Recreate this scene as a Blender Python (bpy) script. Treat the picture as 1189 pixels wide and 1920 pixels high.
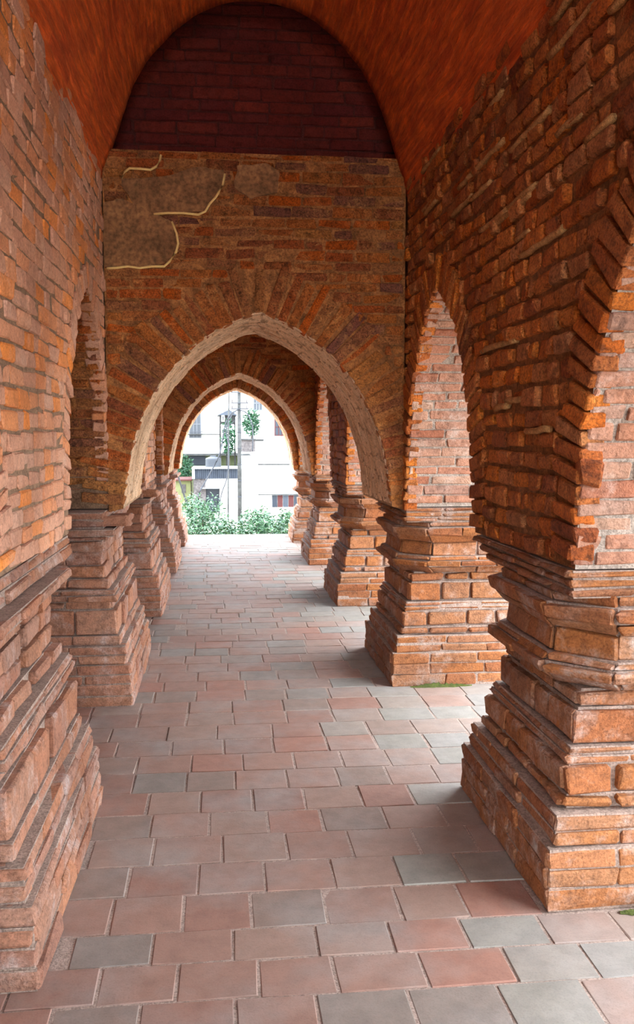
import bpy, math, random
import numpy as np
from mathutils import Matrix, Vector

# ------------------------------------------------------------------ scene, camera, sky, exposure
for o in list(bpy.data.objects):
    bpy.data.objects.remove(o, do_unlink=True)
scene = bpy.context.scene
COL = scene.collection
random.seed(7)
RNG = np.random.default_rng(7)

EYE = np.array([0.0, 0.0, 1.5])
FPX, VPX, VPY = 1650.0, 414.0, 820.0            # focal length in pixels of the 1189x1920 frame
PITCH = math.atan((960 - VPY) / FPX)
YAW = math.atan((594.5 - VPX) / FPX * math.cos(PITCH))
cam_data = bpy.data.cameras.new('camera')
cam_data.sensor_fit = 'VERTICAL'
cam_data.sensor_height = 36.0
cam_data.lens = FPX / 1920 * 36.0
cam_data.clip_end = 500
cam_data.clip_start = 0.02
cam = bpy.data.objects.new('camera', cam_data)
COL.objects.link(cam)
cam.location = EYE
cam.rotation_euler = (math.pi / 2 - PITCH, 0, -YAW)
scene.camera = cam
FW = np.array([math.sin(YAW) * math.cos(PITCH), math.cos(YAW) * math.cos(PITCH), -math.sin(PITCH)])
RT = np.array([math.cos(YAW), -math.sin(YAW), 0.0])
UP = np.cross(RT, FW)

world = bpy.data.worlds.new('overcast_sky')
scene.world = world
world.use_nodes = True
wn = world.node_tree.nodes
wn['Background'].inputs[0].default_value = (0.77, 0.89, 1.0, 1)
wn['Background'].inputs[1].default_value = 1.0

scene.view_settings.view_transform = 'Standard'
scene.view_settings.look = 'None'
scene.view_settings.gamma = 1.0
scene.view_settings.use_curve_mapping = False
scene.view_settings.exposure = 4.18
scene.cycles.diffuse_bounces = 8
scene.cycles.max_bounces = 12

# ------------------------------------------------------------------ materials
def new_mat(name):
    m = bpy.data.materials.new(name)
    m.use_nodes = True
    nt = m.node_tree
    b = nt.nodes['Principled BSDF']
    b.inputs['Roughness'].default_value = 0.9
    if 'Specular IOR Level' in b.inputs:
        b.inputs['Specular IOR Level'].default_value = 0.25
    return m, nt, b

def node(nt, kind, **inputs):
    n = nt.nodes.new(kind)
    for k, v in inputs.items():
        n.inputs[k].default_value = v
    return n

def ramp(nt, stops, fac, mode='LINEAR'):
    r = nt.nodes.new('ShaderNodeValToRGB')
    r.color_ramp.interpolation = mode
    e = r.color_ramp.elements
    while len(e) > 1:
        e.remove(e[-1])
    for i, (p, c) in enumerate(stops):
        el = e[0] if i == 0 else e.new(p)
        el.position = p
        el.color = (*c, 1) if len(c) == 3 else c
    nt.links.new(fac, r.inputs[0])
    return r.outputs[0]

def noise(nt, vec, scale, detail=4, rough=0.6):
    n = node(nt, 'ShaderNodeTexNoise', Scale=scale, Detail=detail, Roughness=rough)
    if vec is not None:
        nt.links.new(vec, n.inputs['Vector'])
    return n.outputs['Fac']

def mix(nt, kind, fac, a, b):
    m = nt.nodes.new('ShaderNodeMix')
    m.data_type = 'RGBA'
    m.blend_type = kind
    for sock, v in ((m.inputs[0], fac), (m.inputs[6], a), (m.inputs[7], b)):
        if isinstance(v, (int, float)):
            sock.default_value = v
        elif isinstance(v, tuple):
            sock.default_value = (*v, 1)
        else:
            nt.links.new(v, sock)
    return m.outputs[2]

def position(nt):
    return nt.nodes.new('ShaderNodeNewGeometry').outputs['Position']

def bump_to(nt, b, heights, strength, dist):
    prev = None
    for h, s in heights:
        bp = node(nt, 'ShaderNodeBump', Strength=strength * s, Distance=dist)
        nt.links.new(h, bp.inputs['Height'])
        if prev is not None:
            nt.links.new(prev, bp.inputs['Normal'])
        prev = bp.outputs[0]
    nt.links.new(prev, b.inputs['Normal'])

def brick_mat(name, cols, pale=(0.62, 0.50, 0.40), pale_amt=0.35, dark_amt=0.5, bump=0.7, fine=1.0, k=1.0, sat=1.0, grit_shade=0.28):
    """Each brick takes its own colour from the palette; weathering blotches and pitted relief over it."""
    m, nt, b = new_mat(name)
    def adj(c):
        l = 0.3 * c[0] + 0.55 * c[1] + 0.15 * c[2]
        return tuple(max(0.006, k * (l + sat * (v - l))) for v in c)
    cols = [adj(c) for c in cols]
    pale = tuple(k * v for v in pale)
    oi = nt.nodes.new('ShaderNodeObjectInfo')
    ge = nt.nodes.new('ShaderNodeNewGeometry')
    ad = nt.nodes.new('ShaderNodeMath'); ad.operation = 'ADD'
    nt.links.new(oi.outputs['Random'], ad.inputs[0]); nt.links.new(ge.outputs['Random Per Island'], ad.inputs[1])
    fr = nt.nodes.new('ShaderNodeMath'); fr.operation = 'FRACT'
    nt.links.new(ad.outputs[0], fr.inputs[0])
    n = len(cols)
    base = ramp(nt, [(i / (n - 1), c) for i, c in enumerate(cols)], fr.outputs[0])
    pos = ge.outputs['Position']
    n1 = noise(nt, pos, 5.0, 5, 0.65)
    n2 = noise(nt, pos, 22.0 * fine, 6, 0.7)
    n3 = noise(nt, pos, 110.0 * fine, 5, 0.7)
    shade = ramp(nt, [(0.3, (1 - dark_amt,) * 3), (0.52, (1, 1, 1)), (0.75, (1.0, 0.97, 0.95))], n2)
    c = mix(nt, 'MULTIPLY', 1.0, base, shade)
    pf = ramp(nt, [(0.50, (0, 0, 0)), (0.72, (pale_amt,) * 3)], n1)
    pf2 = ramp(nt, [(0.45, (0.2,) * 3), (0.62, (1, 1, 1))], n2)
    pfm = mix(nt, 'MULTIPLY', 1.0, pf, pf2)
    c = mix(nt, 'MIX', pfm, c, pale)
    sp = ramp(nt, [(0.36, (1 - grit_shade,) * 3), (0.52, (1, 1, 1)), (0.68, (1 + grit_shade * 0.6,) * 3)], n3)  # dirt specks plus crevice shading painted into the colour, following the fine bump
    n0 = noise(nt, pos, 1.4, 3, 0.5)
    c = mix(nt, 'MULTIPLY', 1.0, c, ramp(nt, [(0.32, (0.72, 0.68, 0.66)), (0.58, (1.05, 1.05, 1.05))], n0))
    c = mix(nt, 'MULTIPLY', 1.0, c, sp)
    nt.links.new(c, b.inputs['Base Color'])
    bump_to(nt, b, [(n2, 1.0), (n3, 0.6)], bump, 0.02)
    return m

def plain_mat(name, col, var=0.25, scale=12.0, bump=0.3, rough=0.9, col2=None):
    m, nt, b = new_mat(name)
    pos = position(nt)
    n1 = noise(nt, pos, scale, 6, 0.65)
    n2 = noise(nt, pos, scale * 6, 5, 0.65)
    lo = tuple(v * (1 - var) for v in col) if col2 is None else col2
    c = ramp(nt, [(0.35, lo), (0.65, col)], n1)
    if bump > 0.45:
        c = mix(nt, 'MULTIPLY', 1.0, c, ramp(nt, [(0.36, (0.55,) * 3), (0.54, (1, 1, 1)), (0.7, (1.3,) * 3)], n2))
    nt.links.new(c, b.inputs['Base Color'])
    b.inputs['Roughness'].default_value = rough
    if bump:
        bump_to(nt, b, [(n1, 1.0), (n2, 0.7)], bump, 0.015)
    return m

M = {}
RED = [(0.42, 0.16, 0.085), (0.50, 0.22, 0.12), (0.36, 0.15, 0.09), (0.55, 0.25, 0.13), (0.44, 0.21, 0.13), (0.60, 0.22, 0.08), (0.40, 0.19, 0.12)]
M['brick_left'] = brick_mat('brick_left', [(0.57, 0.29, 0.185), (0.62, 0.33, 0.22), (0.52, 0.27, 0.18), (0.66, 0.27, 0.13), (0.58, 0.33, 0.23), (0.74, 0.25, 0.07), (0.54, 0.29, 0.20)], pale=(0.62, 0.44, 0.33), pale_amt=0.5, dark_amt=0.35, bump=0.5, k=0.98, sat=1.1)
M['brick_right'] = brick_mat('brick_right', [(0.44, 0.12, 0.04), (0.56, 0.19, 0.065), (0.28, 0.08, 0.035), (0.60, 0.16, 0.04), (0.48, 0.20, 0.09), (0.64, 0.20, 0.05), (0.38, 0.11, 0.045)], pale=(0.72, 0.31, 0.08), pale_amt=0.55, dark_amt=0.65, bump=1.2, k=1.08, sat=1.12, grit_shade=0.5)
M['brick_cross'] = brick_mat('brick_cross', [(0.46, 0.15, 0.06), (0.54, 0.19, 0.07), (0.34, 0.11, 0.055), (0.60, 0.15, 0.05), (0.48, 0.20, 0.085), (0.26, 0.10, 0.07), (0.52, 0.22, 0.085)], pale=(0.82, 0.39, 0.12), pale_amt=0.8, dark_amt=0.65, bump=1.3, k=1.02, sat=1.2, grit_shade=0.6)
M['brick_soffit'] = brick_mat('brick_soffit', [(0.76, 0.47, 0.27), (0.82, 0.54, 0.33), (0.72, 0.43, 0.24), (0.84, 0.57, 0.36), (0.78, 0.47, 0.27)], pale=(0.88, 0.68, 0.47), pale_amt=0.6, bump=0.7, grit_shade=0.35)
M['brick_reveal'] = brick_mat('brick_reveal', [(0.60, 0.27, 0.17), (0.66, 0.36, 0.25), (0.52, 0.20, 0.12), (0.68, 0.42, 0.30), (0.54, 0.30, 0.22), (0.63, 0.30, 0.19)], pale=(0.80, 0.68, 0.58), pale_amt=0.8, bump=0.8, k=0.70, sat=1.15)
M['brick_pier'] = brick_mat('brick_pier', [(0.60, 0.25, 0.12), (0.66, 0.30, 0.165), (0.53, 0.21, 0.11), (0.63, 0.26, 0.12), (0.60, 0.30, 0.175), (0.55, 0.25, 0.145)], pale=(0.84, 0.76, 0.69), pale_amt=0.95, dark_amt=0.5, bump=1.0, k=0.62, sat=1.22, grit_shade=0.35)
M['brick_pier_pink'] = brick_mat('brick_pier_pink', [(0.58, 0.28, 0.18), (0.64, 0.34, 0.24), (0.54, 0.27, 0.19), (0.62, 0.30, 0.19), (0.60, 0.35, 0.26), (0.52, 0.28, 0.21)], pale=(0.82, 0.72, 0.66), pale_amt=0.9, dark_amt=0.45, bump=1.0, k=0.70, sat=1.3, grit_shade=0.3)
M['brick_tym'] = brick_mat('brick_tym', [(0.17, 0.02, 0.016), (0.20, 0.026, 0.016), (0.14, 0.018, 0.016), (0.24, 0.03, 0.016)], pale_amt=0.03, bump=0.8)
M['mortar_left'] = plain_mat('mortar_left', (0.33, 0.19, 0.11), 0.45, 25, 0.6)
M['mortar_right'] = plain_mat('mortar_right', (0.34, 0.12, 0.035), 0.55, 20, 0.9)
M['mortar_cross'] = plain_mat('mortar_cross', (0.50, 0.19, 0.055), 0.55, 16, 1.0)
M['mortar_reveal'] = plain_mat('mortar_reveal', (0.44, 0.34, 0.27), 0.35, 22, 0.8)
M['mortar_soffit'] = plain_mat('mortar_soffit', (0.52, 0.31, 0.17), 0.35, 22, 0.8)
M['mortar_pier'] = plain_mat('mortar_pier', (0.44, 0.30, 0.23), 0.35, 22, 0.8)
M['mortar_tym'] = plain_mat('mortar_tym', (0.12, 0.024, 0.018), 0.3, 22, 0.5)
M['mortar_ridge'] = plain_mat('mortar_ridge', (0.62, 0.30, 0.10), 0.4, 30, 0.8)
M['plaster'] = plain_mat('plaster', (0.33, 0.15, 0.058), 0.5, 7, 0.8)
M['crack'] = plain_mat('crack', (0.86, 0.56, 0.20), 0.2, 40, 0.3)
M['moss'] = plain_mat('moss', (0.115, 0.13, 0.022), 0.5, 40, 0.8)
M['soil'] = plain_mat('soil', (0.36, 0.31, 0.25), 0.3, 1.2, 0.4)

def vault_mat():
    m, nt, b = new_mat('vault_plaster')
    tc = nt.nodes.new('ShaderNodeUVMap')
    mp = nt.nodes.new('ShaderNodeMapping')
    mp.inputs['Scale'].default_value = (1.0, 1.0, 1.0)
    nt.links.new(tc.outputs[0], mp.inputs[0])
    br = node(nt, 'ShaderNodeTexBrick', Scale=1.0)
    br.inputs['Brick Width'].default_value = 0.22
    br.inputs['Row Height'].default_value = 0.06
    br.inputs['Mortar Size'].default_value = 0.006
    br.inputs['Mortar Smooth'].default_value = 0.6
    br.inputs['Color1'].default_value = (0.74, 0.13, 0.016, 1)
    br.inputs['Color2'].default_value = (0.60, 0.09, 0.015, 1)
    br.inputs['Mortar'].default_value = (0.68, 0.13, 0.025, 1)
    nt.links.new(mp.outputs[0], br.inputs['Vector'])
    st = nt.nodes.new('ShaderNodeMapping')
    st.inputs['Scale'].default_value = (1.6, 14.0, 1.0)
    nt.links.new(tc.outputs[0], st.inputs[0])
    n1 = noise(nt, st.outputs[0], 2.5, 6, 0.7)
    n2 = noise(nt, position(nt), 35, 5, 0.7)
    c = mix(nt, 'MULTIPLY', 0.85, br.outputs['Color'], ramp(nt, [(0.3, (0.45, 0.4, 0.4)), (0.52, (1, 1, 1)), (0.72, (1.7, 1.7, 1.5))], n1))
    nt.links.new(c, b.inputs['Base Color'])
    bump_to(nt, b, [(n1, 1.0), (br.outputs['Fac'], -0.5), (n2, 0.6)], 0.9, 0.03)
    return m
M['vault'] = vault_mat()

def tile_mat(name, cols):
    m, nt, b = new_mat(name)
    oi = nt.nodes.new('ShaderNodeObjectInfo')
    ge = nt.nodes.new('ShaderNodeNewGeometry')
    ad = nt.nodes.new('ShaderNodeMath'); ad.operation = 'ADD'
    nt.links.new(oi.outputs['Random'], ad.inputs[0]); nt.links.new(ge.outputs['Random Per Island'], ad.inputs[1])
    fr = nt.nodes.new('ShaderNodeMath'); fr.operation = 'FRACT'
    nt.links.new(ad.outputs[0], fr.inputs[0])
    base = ramp(nt, [(i / 7, c) for i, c in enumerate(cols)], fr.outputs[0], 'CONSTANT')
    pos = ge.outputs['Position']
    n1 = noise(nt, pos, 2.2, 4, 0.6)
    n2 = noise(nt, pos, 12, 6, 0.65)
    n3 = noise(nt, pos, 160, 4, 0.7)
    c = mix(nt, 'MIX', ramp(nt, [(0.45, (0, 0, 0)), (0.7, (0.65,) * 3)], n1), base, (0.54, 0.50, 0.46))
    c = mix(nt, 'MULTIPLY', 1.0, c, ramp(nt, [(0.3, (0.82,) * 3), (0.6, (1.04,) * 3)], n2))
    c = mix(nt, 'MULTIPLY', 0.7, c, ramp(nt, [(0.3, (0.75,) * 3), (0.5, (1, 1, 1))], n3))
    c = mix(nt, 'MULTIPLY', 1.0, c, (0.52, 0.49, 0.475))
    nt.links.new(c, b.inputs['Base Color'])
    b.inputs['Roughness'].default_value = 0.7
    bump_to(nt, b, [(n2, 0.8), (n3, 0.3)], 0.35, 0.01)
    return m
M['tile'] = tile_mat('clay_floor_tile', [(0.54, 0.32, 0.245), (0.57, 0.34, 0.26), (0.46, 0.33, 0.265), (0.58, 0.30, 0.22), (0.43, 0.35, 0.295), (0.55, 0.36, 0.28), (0.52, 0.29, 0.22), (0.45, 0.37, 0.31)])
M['tile_grey'] = tile_mat('grey_floor_tile', [(0.50, 0.41, 0.34), (0.52, 0.39, 0.32), (0.46, 0.42, 0.355), (0.55, 0.36, 0.285), (0.45, 0.41, 0.36), (0.49, 0.43, 0.365), (0.54, 0.38, 0.31), (0.45, 0.40, 0.335)])  # greyer palette for the tiles towards the open side
M['tile_joint'] = plain_mat('tile_joint', (0.42, 0.30, 0.24), 0.25, 30, 0.5)

# ------------------------------------------------------------------ mesh helpers
def chamfer_hex(c8, c, jit=0.0):
    """Chamfered six-sided block from 8 corners (index = x + 2y + 4z): 24 vertices, 26 faces."""
    c8 = np.asarray(c8, float)
    ctr = c8.mean(0)
    V = np.zeros((24, 3))
    for i in range(8):
        nb = [i ^ 1, i ^ 2, i ^ 4]
        d = [c8[j] - c8[i] for j in nb]
        L = [np.linalg.norm(v) + 1e-9 for v in d]
        d = [v / l * min(c * random.uniform(0.6, 1.5), l * 0.3) for v, l in zip(d, L)]
        for a in range(3):
            V[i * 3 + a] = c8[i] + sum(d[b] for b in range(3) if b != a)
    if jit:
        V += np.repeat(RNG.uniform(-jit, jit, (8, 3)), 3, 0) + RNG.uniform(-jit, jit, (24, 3)) * 0.5
    F = []
    for a in range(3):
        b, d = [x for x in range(3) if x != a]
        for s in (0, 1):
            q = [s << a, (s << a) | (1 << b), (s << a) | (1 << b) | (1 << d), (s << a) | (1 << d)]
            F.append([k * 3 + a for k in q])
        for sb in (0, 1):
            for sd in (0, 1):
                p = (sb << b) | (sd << d)
                r = p | (1 << a)
                F.append([p * 3 + b, r * 3 + b, r * 3 + d, p * 3 + d])
    for i in range(8):
        F.append([i * 3, i * 3 + 1, i * 3 + 2])
    out = []
    for f in F:
        p = V[f]
        nrm = np.cross(p[1] - p[0], p[2] - p[0])
        out.append(f if nrm @ (p.mean(0) - ctr) >= 0 else f[::-1])
    return V, out

def make_mesh(name, V, F, mat, smooth=False):
    me = bpy.data.meshes.new(name)
    me.from_pydata([tuple(map(float, v)) for v in V], [], F)
    if mat:
        me.materials.append(M[mat] if isinstance(mat, str) else mat)
    if smooth:
        me.polygons.foreach_set('use_smooth', [True] * len(me.polygons))
    me.update()
    return me

def link(name, me, parent=None, origin=None, label=None, cat=None, kind=None, group=None):
    o = bpy.data.objects.new(name, me)
    COL.objects.link(o)
    if parent is not None:
        o.parent = parent
    if origin is not None:
        o.location = origin
    for k, v in (('label', label), ('category', cat), ('kind', kind), ('group', group)):
        if v:
            o[k] = v
    return o

def box_c8(x0, x1, y0, y1, z0, z1):
    return [(x, y, z) for z in (z0, z1) for y in (y0, y1) for x in (x0, x1)]

BOXF = [(0, 2, 3, 1), (4, 5, 7, 6), (0, 1, 5, 4), (2, 6, 7, 3), (0, 4, 6, 2), (1, 3, 7, 5)]

class MB:
    """Collects boxes and other shapes for one part."""
    def __init__(self):
        self.V, self.F = [], []
    def add(self, V, F):
        n = len(self.V)
        self.V += [tuple(v) for v in V]
        self.F += [[i + n for i in f] for f in F]
        return self
    def box(self, x0, x1, y0, y1, z0, z1):
        return self.add(box_c8(x0, x1, y0, y1, z0, z1), BOXF)
    def tube(self, pts, r, n=8, r2=None):
        pts = [np.array(p, float) for p in pts]
        rings = []
        for i, p in enumerate(pts):
            t = pts[min(i + 1, len(pts) - 1)] - pts[max(i - 1, 0)]
            t = t / (np.linalg.norm(t) + 1e-9)
            a = np.cross(t, (0, 0, 1) if abs(t[2]) < 0.9 else (1, 0, 0)); a /= np.linalg.norm(a)
            b = np.cross(t, a)
            rr = r if r2 is None else r + (r2 - r) * i / (len(pts) - 1)
            rings.append([p + rr * (math.cos(k * 2 * math.pi / n) * a + math.sin(k * 2 * math.pi / n) * b) for k in range(n)])
        V = [v for ring in rings for v in ring]
        F = []
        for i in range(len(pts) - 1):
            for k in range(n):
                F.append([i * n + k, i * n + (k + 1) % n, (i + 1) * n + (k + 1) % n, (i + 1) * n + k])
        F.append(list(range(n))[::-1]); F.append([(len(pts) - 1) * n + k for k in range(n)])
        return self.add(V, F)
    def build(self, name, mat, parent=None, smooth=False, **kw):
        return link(name, make_mesh(name, self.V, self.F, mat, smooth), parent, **kw)

# ------------------------------------------------------------------ bricks
POOL = {}
ROUGH = ()                    # materials whose bricks are shaded soft
def pool_brick(L, H, D, mat, ch, jit, smooth):
    smooth = mat in ROUGH
    key = (round(L / 0.012), round(H / 0.004), round(D / 0.02), mat, random.randrange(6), ch, jit)
    if key not in POOL:
        L, H, D = key[0] * 0.012, key[1] * 0.004, max(key[2], 1) * 0.02
        V, F = chamfer_hex(box_c8(-L / 2, L / 2, 0, D, -H / 2, H / 2), ch, jit)
        POOL[key] = (make_mesh('brick', V, F, mat, smooth), V, F)
    return POOL[key]

def seen(P, n, area):
    """Rough size in the picture; 0 when it faces away or lies outside the frame."""
    d = np.asarray(P) - EYE
    z = d @ FW
    if z < 0.3:
        return 0
    x = FPX * (d @ RT) / z
    y = FPX * (d @ UP) / z
    if abs(x) > 640 or abs(y) > 1010:
        return 0
    c = -(d @ np.asarray(n)) / np.linalg.norm(d)
    if c < 0.02:
        return 0
    return area * c / (d @ d)

class Masonry:
    """The bricks of one wall, pier or floor: those that show largest become parts, the rest one part of kind stuff."""
    def __init__(self, parent, origin=(0, 0, 0), name='brick', cap=300):
        self.parent, self.origin, self.name, self.cap = parent, np.array(origin, float), name, cap
        self.items = []
    def brick(self, P, n, t, L, H, D, mat, ch=0.006, jit=0.004, smooth=True, hidden=False, tilt=0.012):
        P, n, t = np.asarray(P, float), np.asarray(n, float), np.asarray(t, float)
        n = n / np.linalg.norm(n)
        if tilt:
            n = n + RNG.normal(0, tilt, 3)
            n /= np.linalg.norm(n)
        t = t - n * (t @ n); t /= np.linalg.norm(t)
        yy = -n
        ex = np.cross(yy, t)
        if L < 0.015 or H < 0.01:
            return
        self.items.append((0 if hidden else seen(P, n, L * H), 'b', (P, ex, yy, t), pool_brick(L, H, D, mat, ch, jit, smooth), None))
    def hexa(self, c8, n, mat, ch=0.006, jit=0.004, smooth=True, hidden=False):
        V, F = chamfer_hex(c8, ch, jit)
        c8 = np.asarray(c8, float)
        ext = c8.max(0) - c8.min(0)
        area = sorted(ext)[-1] * ext[2]
        self.items.append((0 if hidden else seen(c8.mean(0), n, area), 'h', None, (None, V, F), (mat, smooth)))
    def emit(self):
        order = sorted(range(len(self.items)), key=lambda i: -self.items[i][0])
        own = set(i for i in order[:self.cap] if self.items[i][0] > 0)
        byV = {}
        for i, (s, kind, fr, (me, V, F), extra) in enumerate(self.items):
            if kind == 'b':
                P, ex, yy, t = fr
                R = np.stack([ex, yy, t], 1)
                if i in own:
                    o = link(self.name, me, self.parent)
                    Mx = np.eye(4); Mx[:3, :3] = R; Mx[:3, 3] = P - self.origin
                    o.matrix_basis = Matrix(Mx.tolist())
                    continue
                W = V @ R.T + P - self.origin
                mt = me.materials[0]
            else:
                mat, smooth = extra
                ctr = V.mean(0)
                if i in own:
                    o = link(self.name, make_mesh(self.name, V - ctr, F, mat, mat in ROUGH), self.parent)
                    o.location = ctr - self.origin
                    continue
                W = V - self.origin
                mt = M[mat]
            byV.setdefault(mt.name, (mt, [], []))
            _, VV, FF = byV[mt.name]
            n0 = sum(len(a) for a in VV)
            VV.append(W)
            FF += [[k + n0 for k in f] for f in F]
        for mt, VV, FF in byV.values():
            o = link(self.name, make_mesh(self.name, np.concatenate(VV), FF, mt, mt.name in ROUGH), self.parent, kind='stuff')

# ------------------------------------------------------------------ arch profile
AT = np.array([0, .05, .14, .25, .37, .5, .58, .69, .78, .85, .92, .96, .985, 1.0])
AH = np.array([1.0, .988, .965, .93, .883, .815, .757, .672, .575, .485, .345, .225, .12, 0.0])
def arch_z(u, A, off=0.0):
    uc, hw, zs, rise = A
    t = abs(u - uc) / (hw + off)
    return None if t > 1 else zs + (rise + off) * float(np.interp(t, AT, AH))
def arch_half(z, A, off=0.0):
    uc, hw, zs, rise = A
    f = (z - zs) / (rise + off)
    if f >= 1:
        return 0.0
    if f <= 0:
        return hw + off
    return (hw + off) * float(np.interp(f, AH[::-1], AT[::-1]))
def arch_poly(A, n=90):
    """Points of the intrados from one springing over the apex to the other, with arc length."""
    uc, hw, zs, rise = A
    th = np.linspace(0, math.pi, 400)
    u = uc - hw * np.cos(th)
    z = np.array([zs + rise * np.interp(min(1, abs(x - uc) / hw), AT, AH) for x in u])
    s = np.concatenate([[0], np.cumsum(np.hypot(np.diff(u), np.diff(z)))])
    return u, z, s

def arch_wall_mesh(axis, u0, u1, zb, zt, a0, a1, arches):
    """Solid wall with arched openings; u runs along the wall, a0..a1 is its thickness."""
    us = [u0, u1]
    for A in arches:
        uc, hw = A[0], A[1]
        us += [uc - hw * math.cos(k * math.pi / 40) for k in range(41)]
    us = sorted(set(round(u, 5) for u in us if u0 <= u <= u1))
    def bot(u, side):
        for A in arches:
            if abs(u - A[0]) <= A[1] + 1e-4:
                return max(zb, arch_z(min(max(u, A[0] - A[1]), A[0] + A[1]), A) or zb)
        return zb
    V, F = [], []
    def pt(u, a, z):
        return (u, a, z) if axis == 'x' else (a, u, z)
    for u in us:
        b = bot(u, 0)
        V += [pt(u, a0, b), pt(u, a0, zt), pt(u, a1, b), pt(u, a1, zt)]
    for i in range(len(us) - 1):
        p, q = i * 4, i * 4 + 4
        F += [[p, q, q + 1, p + 1], [p + 2, p + 3, q + 3, q + 2], [p, p + 2, q + 2, q], [p + 1, q + 1, q + 3, p + 3]]
    nrev = [4 * i + 2 for i in range(len(us) - 1)]
    F += [[0, 1, 3, 2], [len(V) - 4, len(V) - 2, len(V) - 1, len(V) - 3]]
    return V, F, nrev

def wall_mesh(name, VFR, mat, mat2):
    V, F, R = VFR
    me = make_mesh(name, V, F, mat)
    me.materials.append(M[mat2])
    for i in R:
        me.polygons[i].material_index = 1
    clean_normals(me)
    return me

def clean_normals(me):
    import bmesh
    bm = bmesh.new(); bm.from_mesh(me)
    bmesh.ops.recalc_face_normals(bm, faces=bm.faces)
    bm.to_mesh(me); bm.free()

def face_bricks(mas, axis, a, nrm, u0, u1, z0, z1, arches, ring, course, blen, mat, depth_var=0.005, D=0.07, ch=0.006, jit=0.004, gap=0.009, wave=0.0, holes=(), smooth=True, hidden=False):
    """Courses of bricks over a wall face at coordinate a, cut round the arches and their rings."""
    n = np.array([0, nrm, 0.0]) if axis == 'x' else np.array([nrm, 0, 0.0])
    z = z0
    row = 0
    while z < z1 - 0.02:
        h = min(course * random.uniform(0.9, 1.1), z1 - z)
        zm = z + h / 2
        cuts = []
        for A in arches:
            hf = arch_half(zm - h * 0.3, A, ring)
            if zm - h / 2 < A[2] + A[3] + ring and hf > 0.02:
                cuts.append((A[0] - hf, A[0] + hf))
        u = u0 - random.uniform(0, blen)
        while u < u1:
            L = blen * random.choice((0.55, 0.9, 1.0, 1.05, 1.15)) * random.uniform(0.93, 1.07)
            segs = [(max(u, u0), min(u + L, u1))]
            u += L
            for c0, c1 in cuts:
                ns = []
                for s0, s1 in segs:
                    if s1 <= c0 or s0 >= c1:
                        ns.append((s0, s1))
                    else:
                        if s0 < c0: ns.append((s0, c0))
                        if s1 > c1: ns.append((c1, s1))
                segs = ns
            for s0, s1 in segs:
                if s1 - s0 < 0.035:
                    continue
                um = (s0 + s1) / 2
                if any(hx0 < um < hx1 and hz0 < zm < hz1 for hx0, hx1, hz0, hz1 in holes):
                    continue
                dv = random.uniform(-depth_var, depth_var)
                zz = zm + wave * math.sin(um * 3.1 + row * 0.4) + random.uniform(-0.002, 0.002)
                P = np.array([um, a, zz]) if axis == 'x' else np.array([a, um, zz])
                P = P + n * dv
                g = gap * random.uniform(0.7, 1.5)
                mas.brick(P, n, (0, 0, 1), s1 - s0 - g, h - g, D, mat, ch, jit, smooth, hidden)
        z += h
        row += 1

def ring_bricks(mas, axis, a, nrm, A, length, thick, mat, D=0.08, proud=0.004, ch=0.006, jit=0.005, half=(0.0, 1.0)):
    """Voussoirs standing round an arch on the wall face."""
    u, z, s = arch_poly(A)
    n = np.array([0, nrm, 0.0]) if axis == 'x' else np.array([nrm, 0, 0.0])
    tot = s[-1]
    pos = tot * half[0] + thick * 0.8
    while pos < tot * half[1]:
        th = thick * random.uniform(0.85, 1.2)
        uu, zz = np.interp(pos, s, u), np.interp(pos, s, z)
        u2, z2 = np.interp(pos + 0.06, s, u), np.interp(pos + 0.06, s, z)
        u1, z1 = np.interp(pos - 0.06, s, u), np.interp(pos - 0.06, s, z)
        t = np.array([u2 - u1, z2 - z1]); t /= np.linalg.norm(t)
        o = np.array([-t[1], t[0]])
        # springing courses lie flat and lean more and more towards the crown
        L = length * random.uniform(0.78, 1.1)
        c = np.array([uu, zz]) + o * (L / 2)
        P = np.array([c[0], a, c[1]]) if axis == 'x' else np.array([a, c[0], c[1]])
        up = np.array([t[0], 0, t[1]]) if axis == 'x' else np.array([0, t[0], t[1]])
        mas.brick(P + n * (proud + random.uniform(-0.006, 0.006)), n, up, L, th - 0.008, D, mat, ch, jit)
        pos += th

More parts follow.
